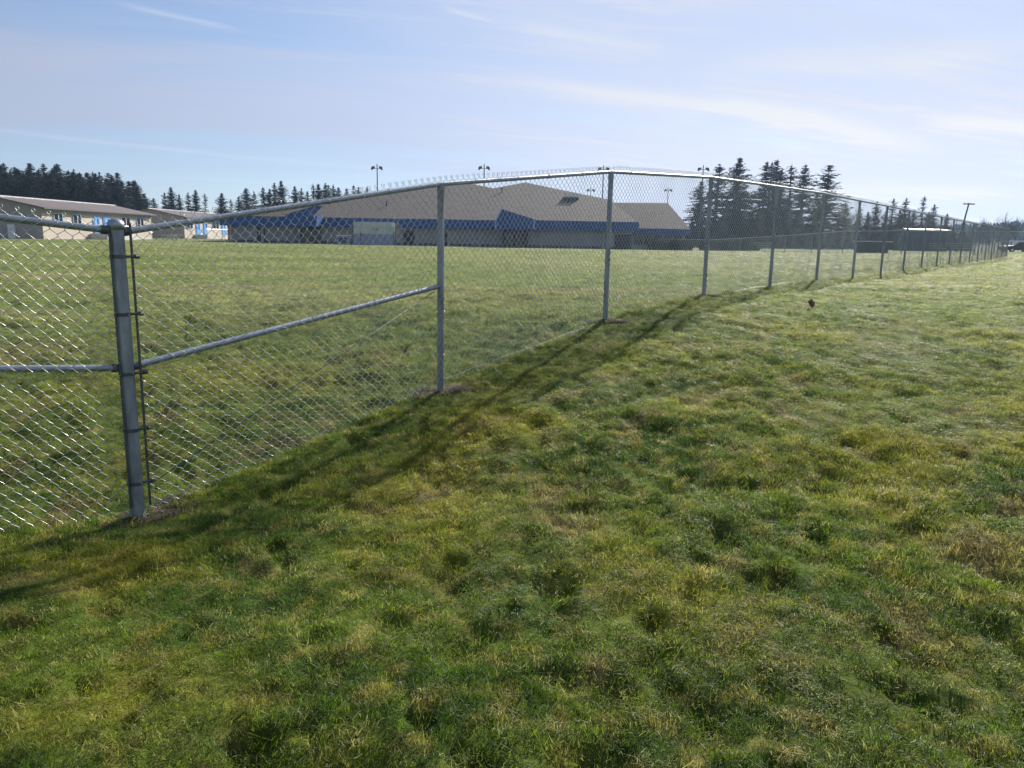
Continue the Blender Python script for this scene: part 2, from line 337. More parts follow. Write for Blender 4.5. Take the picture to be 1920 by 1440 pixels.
def make_grass():
    r0, rmax, dens, A = 7.0, 95.0, 760, R(44)
    n1 = int(dens * A * (r0 ** 2 - 1.3 ** 2)); r1 = np.sqrt(rng.uniform(1.3 ** 2, r0 ** 2, n1))
    n2 = int(dens * 2 * A * r0 ** 2 * math.log(rmax / r0)); r2 = r0 * np.exp(rng.uniform(0, math.log(rmax / r0), n2))
    r = np.concatenate([r1, r2]); th = rng.uniform(-A, A, len(r)); X, Y = r * np.sin(th), r * np.cos(th)
    d2 = np.min([(X - PX[i]) ** 2 + (Y - PY[i]) ** 2 for i in range(6)], axis=0)
    bare = (fbm(X * 2.0, Y * 2.0, 71, 3) > .70) & (rng.uniform(0, 1, len(X)) < .35)
    keep = ~((d2 < .035) | ((d2 < .09) & (rng.uniform(0, 1, len(X)) < .75)) | bare) & (Y < 108)
    X, Y, r = X[keep], Y[keep], r[keep]
    # taller untrimmed grass along the fence foot and round the posts
    ex = []
    for i in range(-1, 12):
        a_, b_ = (np.array([PX[i], PY[i]]) if i >= 0 else np.array(LEFT)), np.array([PX[i + 1], PY[i + 1]]); m__ = 190 if i < 4 else 90; t_ = rng.uniform(0, 1, (m__, 1)); ex.append(a_ + (b_ - a_) * t_ + rng.normal(0, .055, (m__, 2)))
        if 0 <= i < 5: ex.append(a_ + rng.normal(0, .13, (50, 2)))
    ex = np.concatenate(ex); extra = len(ex); X = np.concatenate([X, ex[:, 0]]); Y = np.concatenate([Y, ex[:, 1]]); r = np.hypot(X, Y)
    Z = gz(X, Y); eps = .06
    nx = -(gz(X + eps, Y) - gz(X - eps, Y)) / (2 * eps); ny = -(gz(X, Y + eps) - gz(X, Y - eps)) / (2 * eps)
    ten = fbm(X * 1.5, Y * 1.5, 81, 3); comb = fbm(X * .5, Y * .5, 91, 2) * 12
    k = (np.maximum(r, r0) / r0)
    n = len(X)
    rot = np.stack([-ny * .8 + rng.normal(0, .12, n) + .28 * np.sin(comb), nx * .8 + rng.normal(0, .12, n) + .28 * np.cos(comb), rng.uniform(0, 6.283, n)], 1)
    hs = np.clip(.45 + 1.25 * (ten - .3), .45, 1.35) * rng.uniform(.75, 1.25, n) * (1 - .32 * np.clip((r - 3.5) / 5, 0, 1)); hs[n - extra:] *= 1.7
    scl = np.stack([k ** .62, k ** .62, hs * k ** .12], 1) * np.stack([np.ones(n)] * 3, 1)
    idx = np.where(ten > .62, rng.integers(3, 8, n), np.where(ten < .42, rng.integers(4, 7, n), rng.integers(0, 8, n))).astype(np.int32)
    me = bpy.data.meshes.new('grass'); me.vertices.add(n); me.vertices.foreach_set('co', np.stack([X, Y, Z], 1).astype(np.float32).ravel())
    for nm, ty, arr, fld in (('rot', 'FLOAT_VECTOR', rot, 'vector'), ('scl', 'FLOAT_VECTOR', scl, 'vector'), ('idx', 'INT', idx, 'value')):
        at_ = me.attributes.new(nm, ty, 'POINT'); at_.data.foreach_set(fld, np.ascontiguousarray(arr, dtype=np.int32 if ty == 'INT' else np.float32).ravel())
    me.materials.append(BLADE)
    o = bpy.data.objects.new('grass', me); COL.objects.link(o); tag(o, 'short rough lawn grass with moss and straw covering the whole field', 'grass', kind='stuff')
    g = bpy.data.node_groups.new('grass_scatter', 'GeometryNodeTree'); g.interface.new_socket('Geometry', in_out='INPUT', socket_type='NodeSocketGeometry'); g.interface.new_socket('Geometry', in_out='OUTPUT', socket_type='NodeSocketGeometry')
    gi, go = g.nodes.new('NodeGroupInput'), g.nodes.new('NodeGroupOutput'); ip = g.nodes.new('GeometryNodeInstanceOnPoints'); ci = g.nodes.new('GeometryNodeCollectionInfo')
    ci.inputs['Collection'].default_value = gc; ci.inputs['Separate Children'].default_value = True; ci.inputs['Reset Children'].default_value = True
    def na(nm, ty): q = g.nodes.new('GeometryNodeInputNamedAttribute'); q.data_type = ty; q.inputs[0].default_value = nm; return q.outputs['Attribute']
    g.links.new(gi.outputs[0], ip.inputs['Points']); g.links.new(ci.outputs[0], ip.inputs['Instance']); ip.inputs['Pick Instance'].default_value = True
    g.links.new(na('idx', 'INT'), ip.inputs['Instance Index']); g.links.new(na('rot', 'FLOAT_VECTOR'), ip.inputs['Rotation']); g.links.new(na('scl', 'FLOAT_VECTOR'), ip.inputs['Scale'])
    g.links.new(ip.outputs[0], go.inputs[0]); md = o.modifiers.new('scatter', 'NODES'); md.node_group = g
    print('grass clumps', n)
make_grass()

# ------------------------------------------------------------------ the near chain link fence
fence = thing('chain_link_fence', 'galvanised chain link fence running from the near corner post away right', 'fence', (PX[0], PY[0], PZ[0]))
P = [(PX[i], PY[i]) for i in range(20)]
def lerp(a_, b_, t): return tuple(a_[k] + (b_[k] - a_[k]) * t for k in range(len(a_)))
def post_part(x, y, zb, zt, r, lab=None, k=14, cap='loop'):
    mb = MB().tube([(x, y, zb - .25), (x, y, zb + .4), (x, y, zt)], r, k)
    o = mb.build('post', GALV, fence, smooth=True)
    o.data.set_sharp_from_angle(angle=R(40))
    if lab: o['label'] = lab
    return o
corner = post_part(PX[0], PY[0], PZ[0], 1.695, .0445, 'thick corner post with a domed cap', 20)
m_ = MB(); prof = [(.049, 1.66), (.049, 1.694), (.046, 1.703), (.034, 1.716), (.018, 1.723), (.002, 1.725)]
m_.tube([(PX[0], PY[0], q[1]) for q in prof], [q[0] for q in prof], 20); c_ = m_.build('post_cap', RAILM, corner, smooth=True)
for i in range(1, 20):
    p = post_part(PX[i], PY[i], PZ[i], PT[i] - .005, .031 if i < 19 else .04, None, 14 if i < 6 else 8)
    mm = MB(); mm.tube([(PX[i], PY[i], PT[i] - .075), (PX[i], PY[i], PT[i] - .03)], .035, 12); mm.build('post_cap', GALV, p, smooth=False)
post_part(LEFT[0], LEFT[1], .12, 1.98, .031)
# rails
def rail(a_, b_, r, name='top_rail', lab=None):
    d = Vector(b_) - Vector(a_)
    mm = MB().tube([a_, Vector(a_) + d * .33, Vector(a_) + d * .66, b_], r, 14); o = mm.build(name, RAILM, fence, smooth=True); o.data.set_sharp_from_angle(angle=R(50))
    if lab: o['label'] = lab
    return o
topz = lambda i: PT[i]
LT = 1.98
for i in range(19):
    rail((PX[i], PY[i], PT[i]), (PX[i + 1], PY[i + 1], PT[i + 1]), .021)
rail((PX[0], PY[0], PT[0] + .01), (LEFT[0], LEFT[1], LT), .021)
rail((PX[0], PY[0], .815), (PX[1] - .02, PY[1] - .02, 1.212), .021, 'mid_rail')
rail((PX[0], PY[0], .815), (LEFT[0], LEFT[1], 1.10), .021, 'mid_rail')
# rail sleeves and end cups
for (bx, by, z_, ux, uy, uz) in [(PX[0], PY[0], PT[0], .6, .8, .16), (PX[0], PY[0], PT[0] + .01, -.73, -.68, .12), (PX[0], PY[0], .815, .6, .8, .13), (PX[0], PY[0], .815, -.73, -.68, .09)]:
    u_ = Vector((ux, uy, uz)).normalized(); c0 = Vector((bx, by, z_)) + u_ * .04
    MB().tube([c0, c0 + u_ * .045], .027, 12).build('rail_cup', DARKST, fence)
# fabric
def fabric(a_, b_, za, zb_, detail, rad):
    a_ = np.array(a_); b_ = np.array(b_); ln = np.hypot(*(b_ - a_)); T = (b_ - a_) / ln; Nn = np.array([T[1], -T[0]])
    w = .0762; nw = int(round(ln / (w / 2))); dw = ln / nw; nd = 24; hh = .0765
    k = np.arange(2 * nd + 1); sg = np.where(k % 2 == 0, 1., -1.)
    S_ = []; Hh = []; Nf = []
    wi = np.arange(nw) * dw + dw / 2; par = np.where(np.arange(nw) % 2 == 0, 1., -1.)
    if detail:
        kk = np.repeat(k, 2); off = np.tile([-.0045, .0045], len(k)); h = kk * hh / 2 + off
        x_ = np.repeat(sg, 2)[None, :] * par[:, None] * (dw / 2 + .0012) + wi[:, None]
        nn = np.tile([.0032, -.0032], len(k))[None, :] * np.repeat(sg, 2)[None, :] * par[:, None]
    else:
        h = k * hh / 2.; x_ = sg[None, :] * par[:, None] * (dw / 2 + .001) + wi[:, None]; nn = np.zeros_like(x_)
    H2 = np.broadcast_to(h, x_.shape)
    ph_ = rng.uniform(0, 6, 4); jit = .006 * np.sin(wi * 3.1 + ph_[0])[:, None] * np.sin(H2 * 3.6 + ph_[1]) + .004 * np.sin(wi * 7.7 + ph_[2])[:, None] * np.sin(H2 * 8 + ph_[3]); x_ = x_ + rng.normal(0, .0016, x_.shape) + jit * .5; H2 = H2 + rng.normal(0, .0010, x_.shape)      # slight waviness of the cloth
    top = za + (zb_ - za) * x_ / ln
    z_ = top - nd * hh + H2
    front = .026      # cloth hangs on the near side of the rails
    px_ = a_[0] + T[0] * x_ + Nn[0] * (front + nn + jit * 2); py_ = a_[1] + T[1] * x_ + Nn[1] * (front + nn + jit * 2)
    C = np.stack([px_, py_, z_], -1)
    # hooked ends above the rail
    tg = np.gradient(C, axis=1); tg /= np.linalg.norm(tg, axis=2, keepdims=True)
    N3 = np.array([Nn[0], Nn[1], 0.]); Bv = np.cross(tg, N3); Bv /= np.linalg.norm(Bv, axis=2, keepdims=True)
    s_ = 4 if detail else 3; ang = np.arange(s_) * 2 * np.pi / s_ + .4
    V = C[:, :, None, :] + rad * (np.cos(ang)[None, None, :, None] * N3 + np.sin(ang)[None, None, :, None] * Bv[:, :, None, :])
    nw_, npt = C.shape[:2]; base = (np.arange(nw_)[:, None, None] * npt + np.arange(npt - 1)[None, :, None]) * s_; j = np.arange(s_)[None, None, :]; j2 = (j + 1) % s_
    F = np.stack([base + j, base + j2, base + s_ + j2, base + s_ + j], -1).reshape(-1, 4)
    V = V.reshape(-1, 3)
    # knuckles: small hooped ends where pairs of wires meet at the top edge
    Vk = []; Fk = []; n0 = len(V)
    par_top = sg[-1]
    for q in range(nw - 1):
        if par[q] * par_top > 0:
            x0 = wi[q] + dw / 2; zt_ = za + (zb_ - za) * x0 / ln; hk = .020 if detail else .014
            pts = [(-.0055, 0), (-.012, hk * .55), (-.008, hk), (.008, hk), (.012, hk * .55), (.0055, 0)]
            pr = [np.array([a_[0] + T[0] * (x0 + p_[0] * .6) + Nn[0] * (front + p_[0] * .8), a_[1] + T[1] * (x0 + p_[0] * .6) + Nn[1] * (front + p_[0] * .8), zt_ + p_[1]]) for p_ in pts]
            b0 = n0 + len(Vk)
            for i_, p_ in enumerate(pr):
                t_ = pr[min(i_ + 1, 5)] - pr[max(i_ - 1, 0)]; t_ /= np.linalg.norm(t_); B_ = np.cross(t_, N3)
                for w_ in range(3): Vk.append(p_ + rad * 1.35 * (math.cos(w_ * 2.094) * N3 + math.sin(w_ * 2.094) * B_))
            for i_ in range(5):
                for w_ in range(3): Fk.append((b0 + i_ * 3 + w_, b0 + i_ * 3 + (w_ + 1) % 3, b0 + i_ * 3 + 3 + (w_ + 1) % 3, b0 + i_ * 3 + 3 + w_))
    V = np.vstack([V, np.array(Vk)]); F = np.vstack([F, np.array(Fk)])
    o_ = wloc(fence)
    me = fast_mesh('mesh_panel', V - np.array(o_), F, WIRE if detail else WIREFAR); o = bpy.data.objects.new('mesh_panel', me); COL.objects.link(o); o.parent = fence; return o
UP = .050
dirb = Vector((PX[1] - PX[0], PY[1] - PY[0])).normalized(); dirl = Vector((LEFT[0] - PX[0], LEFT[1] - PY[0])).normalized()
g0 = .072; s01 = math.hypot(PX[1] - PX[0], PY[1] - PY[0])
fabric((PX[0] + dirb.x * g0, PY[0] + dirb.y * g0), P[1], PT[0] + (PT[1] - PT[0]) * g0 / s01 + UP, PT[1] + UP, True, .0021)
for i in range(1, 19): fabric(P[i], P[i + 1], PT[i] + UP, PT[i + 1] + UP, i < 6, .0020 if i < 6 else .0018)
fabric((LEFT[0], LEFT[1]), (PX[0] + dirl.x * .05, PY[0] + dirl.y * .05), LT + UP, PT[0] + .015 + UP, True, .0021)
# tension bars, bands, truss rods, bottom wire
nb = Vector((dirb.y, -dirb.x))
def off(d, s_, z_, o_=.0): n = Vector((dirb.y, -dirb.x)); return (PX[0] + d.x * s_ + n.x * o_, PY[0] + d.y * s_ + n.y * o_, z_)
m_ = MB(); bx, by, _ = off(dirb, .075, 0, .022); m_.tube([(bx, by, -.09), (bx, by, 1.70)], .0085, 6); m_.build('tension_bar', DARKST, fence)
m_ = MB(); bx, by, _ = off(dirl, .052, 0, .03); m_.tube([(bx, by, -.08), (bx, by, 1.64)], .0065, 6); m_.build('tension_bar', DARKST, fence)
for z_ in (1.50, 1.15, .78, .42, .07):
    mm = MB(); mm.tube([(PX[0], PY[0], z_ - .011), (PX[0], PY[0], z_ + .011)], .0485, 18)
    b = mm.build('tension_band', DARKST, fence, smooth=False)
    mm = MB(); p0 = off(dirb, .04, z_, .02); p1 = off(dirb, .10, z_, .03); mm.tube([p0, p1], .0085, 6); mm.tube([(p1[0] - .006, p1[1] - .012, z_), (p1[0] + .004, p1[1] + .012, z_)], .014, 8); mm.build('clamp_arm', DARKST, b)
mm = MB(); mm.tube([(PX[1] - .05, PY[1] - .07, 1.17), off(dirb, .16, .05, -.02)], .0036, 6); mm.build('truss_rod', DARKST, fence, smooth=True)
for i in range(0, 19):
    if i > 8: break
    a_, b_ = Vector((PX[i], PY[i], PT[i] + UP - 24 * .0765 + .03)), Vector((PX[i + 1], PY[i + 1], PT[i + 1] + UP - 24 * .0765 + .03))
    n = 14; pts = [a_.lerp(b_, k / n) + Vector((nb.x * .03, nb.y * .03, rng.normal(0, .006))) for k in range(n + 1)]
    MB().tube(pts, .0019, 4, False).build('tension_wire', WIREFAR, fence, smooth=True)
# wire ties on rails and posts
def tie(c, axis, r):
    mm = MB(); A = Vector(axis).normalized(); B = A.orthogonal().normalized(); Cc = A.cross(B); pts = [Vector(c) + (B * math.cos(t) + Cc * math.sin(t)) * r + A * (.006 * t / 6.283) for t in np.linspace(0, 6.283, 11)]
    mm.tube(pts, .0021, 4, False); return mm.build('tie_wire', WIRE, fence, smooth=True)
for i in (0, 1, 2, 3):
    a_, b_ = Vector((PX[i], PY[i], PT[i])), Vector((PX[i + 1], PY[i + 1], PT[i + 1]))
    for t in (.16, .36, .56, .78): tie(a_.lerp(b_, t), b_ - a_, .026)
for i in (1, 2, 3):
    for z_ in (.35, .75, 1.15, 1.5): tie((PX[i], PY[i], PZ[i] + z_), (0, 0, 1), .037)
for t in (.1, .3, .5, .72, .9): tie(Vector((PX[0], PY[0], .815)).lerp(Vector((PX[1], PY[1], 1.212)), t), (.6, .8, .13), .026)

# ------------------------------------------------------------------ second fence far across the field
Q = [(16.5, 133), (19.3, 125), (22.8, 115), (26.3, 105), (27.3, 94), (28.5, 82), (29.0, 76), (29.5, 70), (33.8, 68), (39, 66), (44, 64)]
far_f = thing('field_fence', 'distant silver chain link fence crossing the far side of the field below the dark trees', 'fence', (Q[0][0], Q[0][1], .3))
FT = [1.95, 2.04, 2.0, 1.97, 2.2, 2.5, 2.68, 2.85, 2.95, 3.0, 3.0]
for i, (x_, y_) in enumerate(Q):
    g_ = gzs(x_, y_); MB().tube([(x_, y_, g_ - .1), (x_, y_, FT[i])], .04, 6).build('post', GALV, far_f)
    if i:
        MB().tube([(Q[i - 1][0], Q[i - 1][1], FT[i - 1]), (x_, y_, FT[i])], .028, 6).build('top_rail', FLASH, far_f)
        a_, b_ = np.array(Q[i - 1]), np.array((x_, y_)); ln = np.hypot(*(b_ - a_)); n = int(ln / .15); mm = MB()
        for k in range(n):
            for sgn in (0, 1):
                p0 = lerp(a_, b_, k / n); p1 = lerp(a_, b_, min(1, (k + 6) / n)); zt0 = FT[i - 1] + (FT[i] - FT[i - 1]) * k / n; zt1 = FT[i - 1] + (FT[i] - FT[i - 1]) * min(1, (k + 6) / n)
                g0_ = max(.4, zt0 - 1.9); g1_ = max(.4, zt1 - 1.9)
                A_, B_ = ((p0[0], p0[1], zt0), (p1[0], p1[1], g1_)) if sgn else ((p0[0], p0[1], g0_), (p1[0], p1[1], zt1))
                mm.tube([A_, B_], .0025, 3, False)
        mm.build('mesh_panel', WIRE, far_f)

# ------------------------------------------------------------------ main school building
hall = thing('school_building', 'wide brown roofed school building with blue fascia band across the field', 'school building', (0, 115, .4))
m_ = MB(); m_.box(-42.6, 17.4, 115.6, 168, -.5, 3.6); m_.build('wall', WALLM, hall)
m_ = MB(); m_.box(17.4, 25.9, 118.6, 150, -.5, 3.0); m_.build('wall', WALLM, hall)
# roof
V = [(-43.4, 115, 4.2), (-4.2, 115, 4.2), (18.1, 115, 4.2), (-11.07, 139.95, 11.61), (-3.81, 134.66, 10.04), (1.69, 139.38, 11.44), (15.52, 128.23, 8.13), (-43.4, 172, 4.1), (18.1, 172, 4.35), (-11, 160, 11.4), (1.7, 160, 11.3), (18.1, 150, 7.6)]
F = [(0, 1, 3), (1, 4, 3), (1, 5, 4), (1, 2, 6), (1, 6, 5), (0, 3, 9), (0, 9, 7), (3, 4, 9), (4, 10, 9), (4, 5, 10), (5, 6, 10), (6, 11, 10), (2, 11, 6), (2, 8, 11), (7, 9, 10), (7, 10, 8), (8, 10, 11)]
MB().add(V, F).build('roof', ROOFM, hall)
V = [(16.0, 118, 3.55), (26.4, 118, 3.52), (26.86, 130, 7.9), (16.19, 130, 7.8), (16, 148, 3.5), (28.8, 148, 3.5), (26.4, 118, 3.5)]
MB().add([(16, 117.9, 3.55), (26.5, 117.9, 3.52), (25.2, 130, 7.9), (16.2, 130, 7.8), (16.2, 148, 3.5), (26.5, 148, 3.5)], [(0, 1, 2, 3), (1, 5, 2), (3, 2, 5, 4), (0, 3, 4)]).build('roof', ROOFM, hall)
# fascia bands with standing seams
def fascia(x0, x1, y_, z0, z1):
    mm = MB(); mm.box(x0, x1, y_ - .25, y_ + .6, z0, z1); f = mm.build('fascia', BLUE, hall)
    s_ = MB(); k = x0 + .6
    while k < x1: s_.box(k, k + .07, y_ - .30, y_ - .25, z0 + .02, z1 - .02); k += 1.2
    tag(s_.build('seam', BLUE, f), kind='stuff')
fascia(-43.4, -32.7, 115, 2.78, 4.12); fascia(-28.0, -23.2, 115, 2.85, 4.14); fascia(-23.2, -16.9, 115, 3.66, 4.16); fascia(-16.9, -2.95, 115, 2.92, 4.24); fascia(3.1, 18.1, 115, 2.98, 4.36); fascia(18.1, 26.5, 118, 2.64, 3.50)
def mansard(poly, edge, name='entrance_canopy'):
    c = MB().prism([(p[0], 111, p[1]) for p in poly], (0, 4.2, 0)).build(name, BLUE, hall)
    for (q0, q1) in edge: MB().tube([(q0[0], 110.95, q0[1]), (q1[0], 110.95, q1[1])], .10, 4).build('trim', LBLUE, c)
mansard([(-2.76, 2.83), (3.0, 2.93), (2.97, 4.34), (-1.9, 5.73), (-2.78, 4.01)], [((-2.72, 2.9), (-2.76, 4.0)), ((-2.76, 4.0), (-1.93, 5.68)), ((2.7, 3.0), (2.7, 4.3))])
mansard([(-32.64, 2.8), (-28.3, 2.86), (-28.1, 4.3), (-30.0, 4.2), (-28.23, 5.76), (-32.58, 4.43)], [])
# recessed entrances, windows and pilasters
def recess(x0, x1, y_, z0, z1, name='doorway', m=DARKR):
    d = MB().box(x0, x1, y_ - .06, y_ + .3, z0, z1).build(name, m, hall); return d
for x0, x1 in ((-1.8, 1.9), (-31.8, -28.7)):
    d = recess(x0, x1, 115.55, .3, 2.85)
    for k in (0, 1): MB().box(x0 + .35 + k * 1.5, x0 + 1.55 + k * 1.5, 115.42, 115.49, .35, 2.45).build('door', DARKG, d)
for x0, x1 in ((-22.8, -21.5), (-16.5, -14.9), (-11.5, -10.0), (13.0, 14.2), (14.8, 17.3), (-38.2, -37.0)): recess(x0, x1, 115.58, .35, 2.55, 'door', DARKR)
for k in range(5): recess(18.2 + k * 1.5, 19.45 + k * 1.5, 118.57, 1.1, 2.6, 'window', DARKG)
for k in range(13):
    x_ = -42.2 + k * 4.6
    if -3.5 < x_ < 3 or -33 < x_ < -27 or -23.5 < x_ < -16.5: continue
    MB().box(x_, x_ + .35, 115.42, 115.6, -.3, 3.0).build('pilaster', TAUPE, hall)
MB().box(-42.6, 17.4, 115.55, 115.6, -.3, .75).build('wall_base', SHADE, hall)
# roof plant
lv = MB().box(7.9, 10.3, 127.9, 129.5, 7.4, 8.55).build('roof_louvre', SHADE, hall)
for k in range(4): MB().box(7.98 + k * .62, 8.35 + k * .62, 127.84, 127.9, 8.4, 9.0).build('vent_cap', WHITEP, lv)
for (x_, y_) in ((-2.3, 132), (-20, 122), (18.6, 117.9)): MB().tube([(x_, y_, 3.5), (x_, y_, 10 if y_ == 132 else (7.0 if y_ == 122 else 3.95))], .12, 8).build('roof_vent', FLASH if y_ < 118 else SHADE, hall)

# play wall and equipment box in front of the building
pw = thing('play_wall', 'grey and white panelled play wall standing under the blue fascia', 'play wall', (-20, 111, .4))
for k in range(4):
    x0 = -22.98 + k * 1.48
    MB().box(x0 + .015, x0 + 1.465, 111, 111.12, 2.86, 3.62).build('board', BOARD, pw); MB().box(x0 + .015, x0 + 1.465, 111, 111.12, 1.93, 2.83).build('board', BOARD, pw)
    MB().box(x0 + .015, x0 + 1.465, 110.97, 111.12, .3, 1.90).build('board', BOARDB, pw)
for x_ in (-23.05, -21.9, -17.2, -16.95): MB().tube([(x_, 110.9, .2), (x_, 110.9, 2.3 if x_ in (-21.9, -17.2) else 3.64)], .05, 6).build('frame_post', DARKST, pw)
mk = MB()
for (u0, u1, z_) in ((-20.3, -19.9, 2.62), (-19.8, -19.4, 2.6), (-20.2, -19.5, 2.42)): mk.box(u0, u1, 110.985, 110.998, z_, z_ + .07)
mk.build('faded_marking', SHADE, pw)
MB().box(-17.5, -16.95, 110.95, 110.995, 2.9, 3.5).build('notice_board', WHITEP, pw)
eb = thing('equipment_box', 'low grey metal equipment box beside the play wall', 'box', (-24.4, 111, .4))
MB().box(-25.3, -23.5, 110.6, 111.6, .3, 1.6).build('body', BOARDB, eb); MB().box(-25.4, -23.4, 110.5, 111.7, 1.6, 1.7).build('lid', FLASH, eb); MB().box(-25.0, -23.8, 110.56, 110.6, .6, 1.35).build('door', SHADE, eb)

# ------------------------------------------------------------------ portable classrooms on the left
def portable(y0, y1, label, wins, doors, zg):
    t = thing('portable_classroom', label, 'classroom', (-60, y0, zg), 'portable classrooms in a row')
    e_, r_ = zg + 3.55, zg + 4.75
    MB().prism([(-54.5, y0, zg - .3), (-54.5, y0, e_), (-60, y0, r_ - .06), (-65.5, y0, e_), (-65.5, y0, zg - .3)], (0, y1 - y0, 0)).build('wall', CREAM, t)
    MB().prism([(-54.55, y0 - .02, zg - .3), (-54.55, y0 - .02, e_), (-60, y0 - .02, r_ - .1), (-65.45, y0 - .02, e_), (-65.45, y0 - .02, zg - .3)], (0, -.04, 0)).build('end_wall', TAUPE, t)  # darker sheet over the siding: shade of this end put into its colour
    rf = MB().prism([(-53.9, y0 - .5, e_ - .12), (-53.9, y0 - .5, e_ + .02), (-60, y0 - .5, r_ + .06), (-66.1, y0 - .5, e_ + .02), (-66.1, y0 - .5, e_ - .12), (-60, y0 - .5, r_ - .08)], (0, y1 - y0 + 1, 0)).build('roof', MROOF, t)
    MB().box(-60.12, -59.88, y0 - .5, y1 + .5, r_ + .05, r_ + .16).build('ridge_cap', FLASH, rf)
    MB().box(-53.92, -53.82, y0 - .5, y1 + .5, e_ - .14, e_ + .03).build('gutter', LBLUE if False else POLEM, rf)
    MB().box(-54.5, -54.44, y0, y1, zg + 2.95, e_ - .12).build('eave_shade_band', TAUPE, t)  # darker strip standing in for the soffit's shadow on the wall
    for (a_, b_) in wins:
        w = MB().box(-54.5, -54.38, a_, b_, zg + 1.72, zg + 3.0).build('window', LBLUE, t); h_ = (a_ + b_) / 2
        MB().box(-54.39, -54.36, a_ + .14, h_ - .07, zg + 1.82, zg + 2.88).build('pane', DARKG, w); MB().box(-54.39, -54.36, h_ + .07, b_ - .14, zg + 1.82, zg + 2.88).build('pane', DARKG, w)
        MB().box(-54.40, -54.35, h_ - .06, h_ + .06, zg + 1.80, zg + 2.9).build('mullion', WHITEP, w)
    for (a_, b_) in doors:
        f = MB().box(-54.5, -54.40, a_, b_, zg + .72, zg + 3.0).build('door', LBLUE, t); MB().box(-54.41, -54.36, a_ + .15, b_ - .15, zg + .74, zg + 2.86).build('door_leaf', DOORB, f)
        MB().box(-54.365, -54.34, (a_ + b_) / 2 + .1, (a_ + b_) / 2 + .3, zg + 1.6, zg + 2.6).build('vision_strip', DARKG, f)
    MB().box(-62.5, -60.7, y0 - .1, y0 - .06, zg + 1.9, zg + 2.9).build('window', DARKG, t)
    dk = MB().box(-54.4, -52.2, doors[0][0] - 1, doors[-1][1] + 1, zg - .1, zg + .7).build('landing', CONC, t)
    for yy in np.linspace(doors[0][0] - 1, doors[-1][1] + 1, 6): MB().tube([(-52.3, yy, zg + .6), (-52.3, yy, zg + 1.7)], .03, 5).build('baluster', FLASH, dk)
    MB().tube([(-52.3, doors[0][0] - 1, zg + 1.7), (-52.3, doors[-1][1] + 1, zg + 1.7)], .035, 5).build('handrail', FLASH, dk)
    MB().prism([(-54.2, doors[-1][1] + 1, zg - .1), (-54.2, doors[-1][1] + 1, zg + .68), (-54.2, doors[-1][1] + 8, zg)], (1.7, 0, 0)).build('ramp', CONC, t)
    MB().tube([(-52.5, doors[-1][1] + 1, zg + 1.6), (-52.5, doors[-1][1] + 8, zg + .95)], .035, 5).build('ramp_rail', FLASH, t)
    return t
p1 = portable(90, 117, 'cream portable classroom nearest the field, at the left edge of the photo', [(92.2, 94.0), (96.2, 98.0), (108, 110.4), (112.4, 114.4)], [(100.8, 102.4), (103.3, 105.0)], .62)
p2 = portable(128.6, 156, 'cream portable classroom further back, half hidden behind the first one', [(129.4, 131.8), (140.5, 143.4)], [(133.2, 135.0), (136.4, 138.2), (145, 147)], .6)
MB().box(-58.4, -57.6, 89.7, 89.9, .5, 2.2).build('pale_box', WHITEP, p1)  # small upright pale box before the end wall
# picnic tables and a planter beside the portables
def picnic(x_, y_, lab):
    z0 = gzs(x_, y_); t = thing('picnic_table', lab, 'picnic table', (x_, y_, z0), 'picnic tables by the classrooms')
    MB().box(x_ - .9, x_ + .9, y_ - .38, y_ + .38, z0 + .72, z0 + .77).build('table_top', FLASH, t)
    for s_ in (-1, 1):
        MB().box(x_ - .9, x_ + .9, y_ + s_ * .75 - .13, y_ + s_ * .75 + .13, z0 + .43, z0 + .47).build('bench', FLASH, t)
        MB().tube([(x_ + s_ * .65, y_ - .75, z0), (x_ + s_ * .65, y_ - .2, z0 + .72), (x_ + s_ * .65, y_ + .2, z0 + .72), (x_ + s_ * .65, y_ + .75, z0)], .03, 5).build('leg', DARKST, t)
picnic(-47.9, 108, 'silver picnic table in front of the shaded end wall, the one nearer the corner post'); picnic(-51.5, 118, 'silver picnic table in front of the gap between the two classrooms'); picnic(-49.5, 134, 'silver picnic table beside the blue doors of the further classroom')

# ------------------------------------------------------------------ light poles and power pole
def lightpole(x_, y_, ht, lab):
    z0 = .3; t = thing('light_pole', lab, 'light pole', (x_, y_, z0), 'tall light poles behind the school'); MB().tube([(x_, y_, z0), (x_, y_, ht)], [.17, .10], 8).build('pole', POLEM, t)
    MB().tube([(x_ - 1.0, y_, ht - .9), (x_ + 1.0, y_, ht - .9)], .06, 6).build('crossarm', POLEM, t)
    for s_ in (-1, 1):
        MB().tube([(x_ + s_ * .55, y_, ht - .95), (x_ + s_ * .62, y_ - .1, ht - .62), (x_ + s_ * .95, y_ - .3, ht - .75), (x_ + s_ * 1.15, y_ - .4, ht - 1.2)], [.08, .28, .34, .16], 8).build('lamp_head', POLEM, t)
for q in [(-30.17, 172, 16.96, 'tall twin headed light pole above the left part of the school roof'), (-6.91, 172, 17.38, 'tall twin headed light pole rising over the dip between the two roof peaks'),
          (19.0, 172, 17.62, 'tall twin headed light pole just left of the third fence post'), (40.61, 172, 18.01, 'tall twin headed light pole beside the leftmost tall conifer'),
          (23.85, 250, 17.94, 'smaller looking distant light pole over the right slope of the school roof'), (48.33, 250, 18.39, 'smaller looking distant light pole over the low right wing of the school')]: lightpole(*q)
t = thing('utility_pole', 'slightly leaning T shaped wooden utility pole at the far right', 'utility pole', (85.2, 150, .5)); MB().tube([(85.0, 150, .4), (86.4, 150, 9.9)], [.2, .13], 8).build('pole', WOODP, t)
MB().box(85.35, 87.5, 149.9, 150.05, 9.62, 9.82).build('crossarm', WOODP, t)
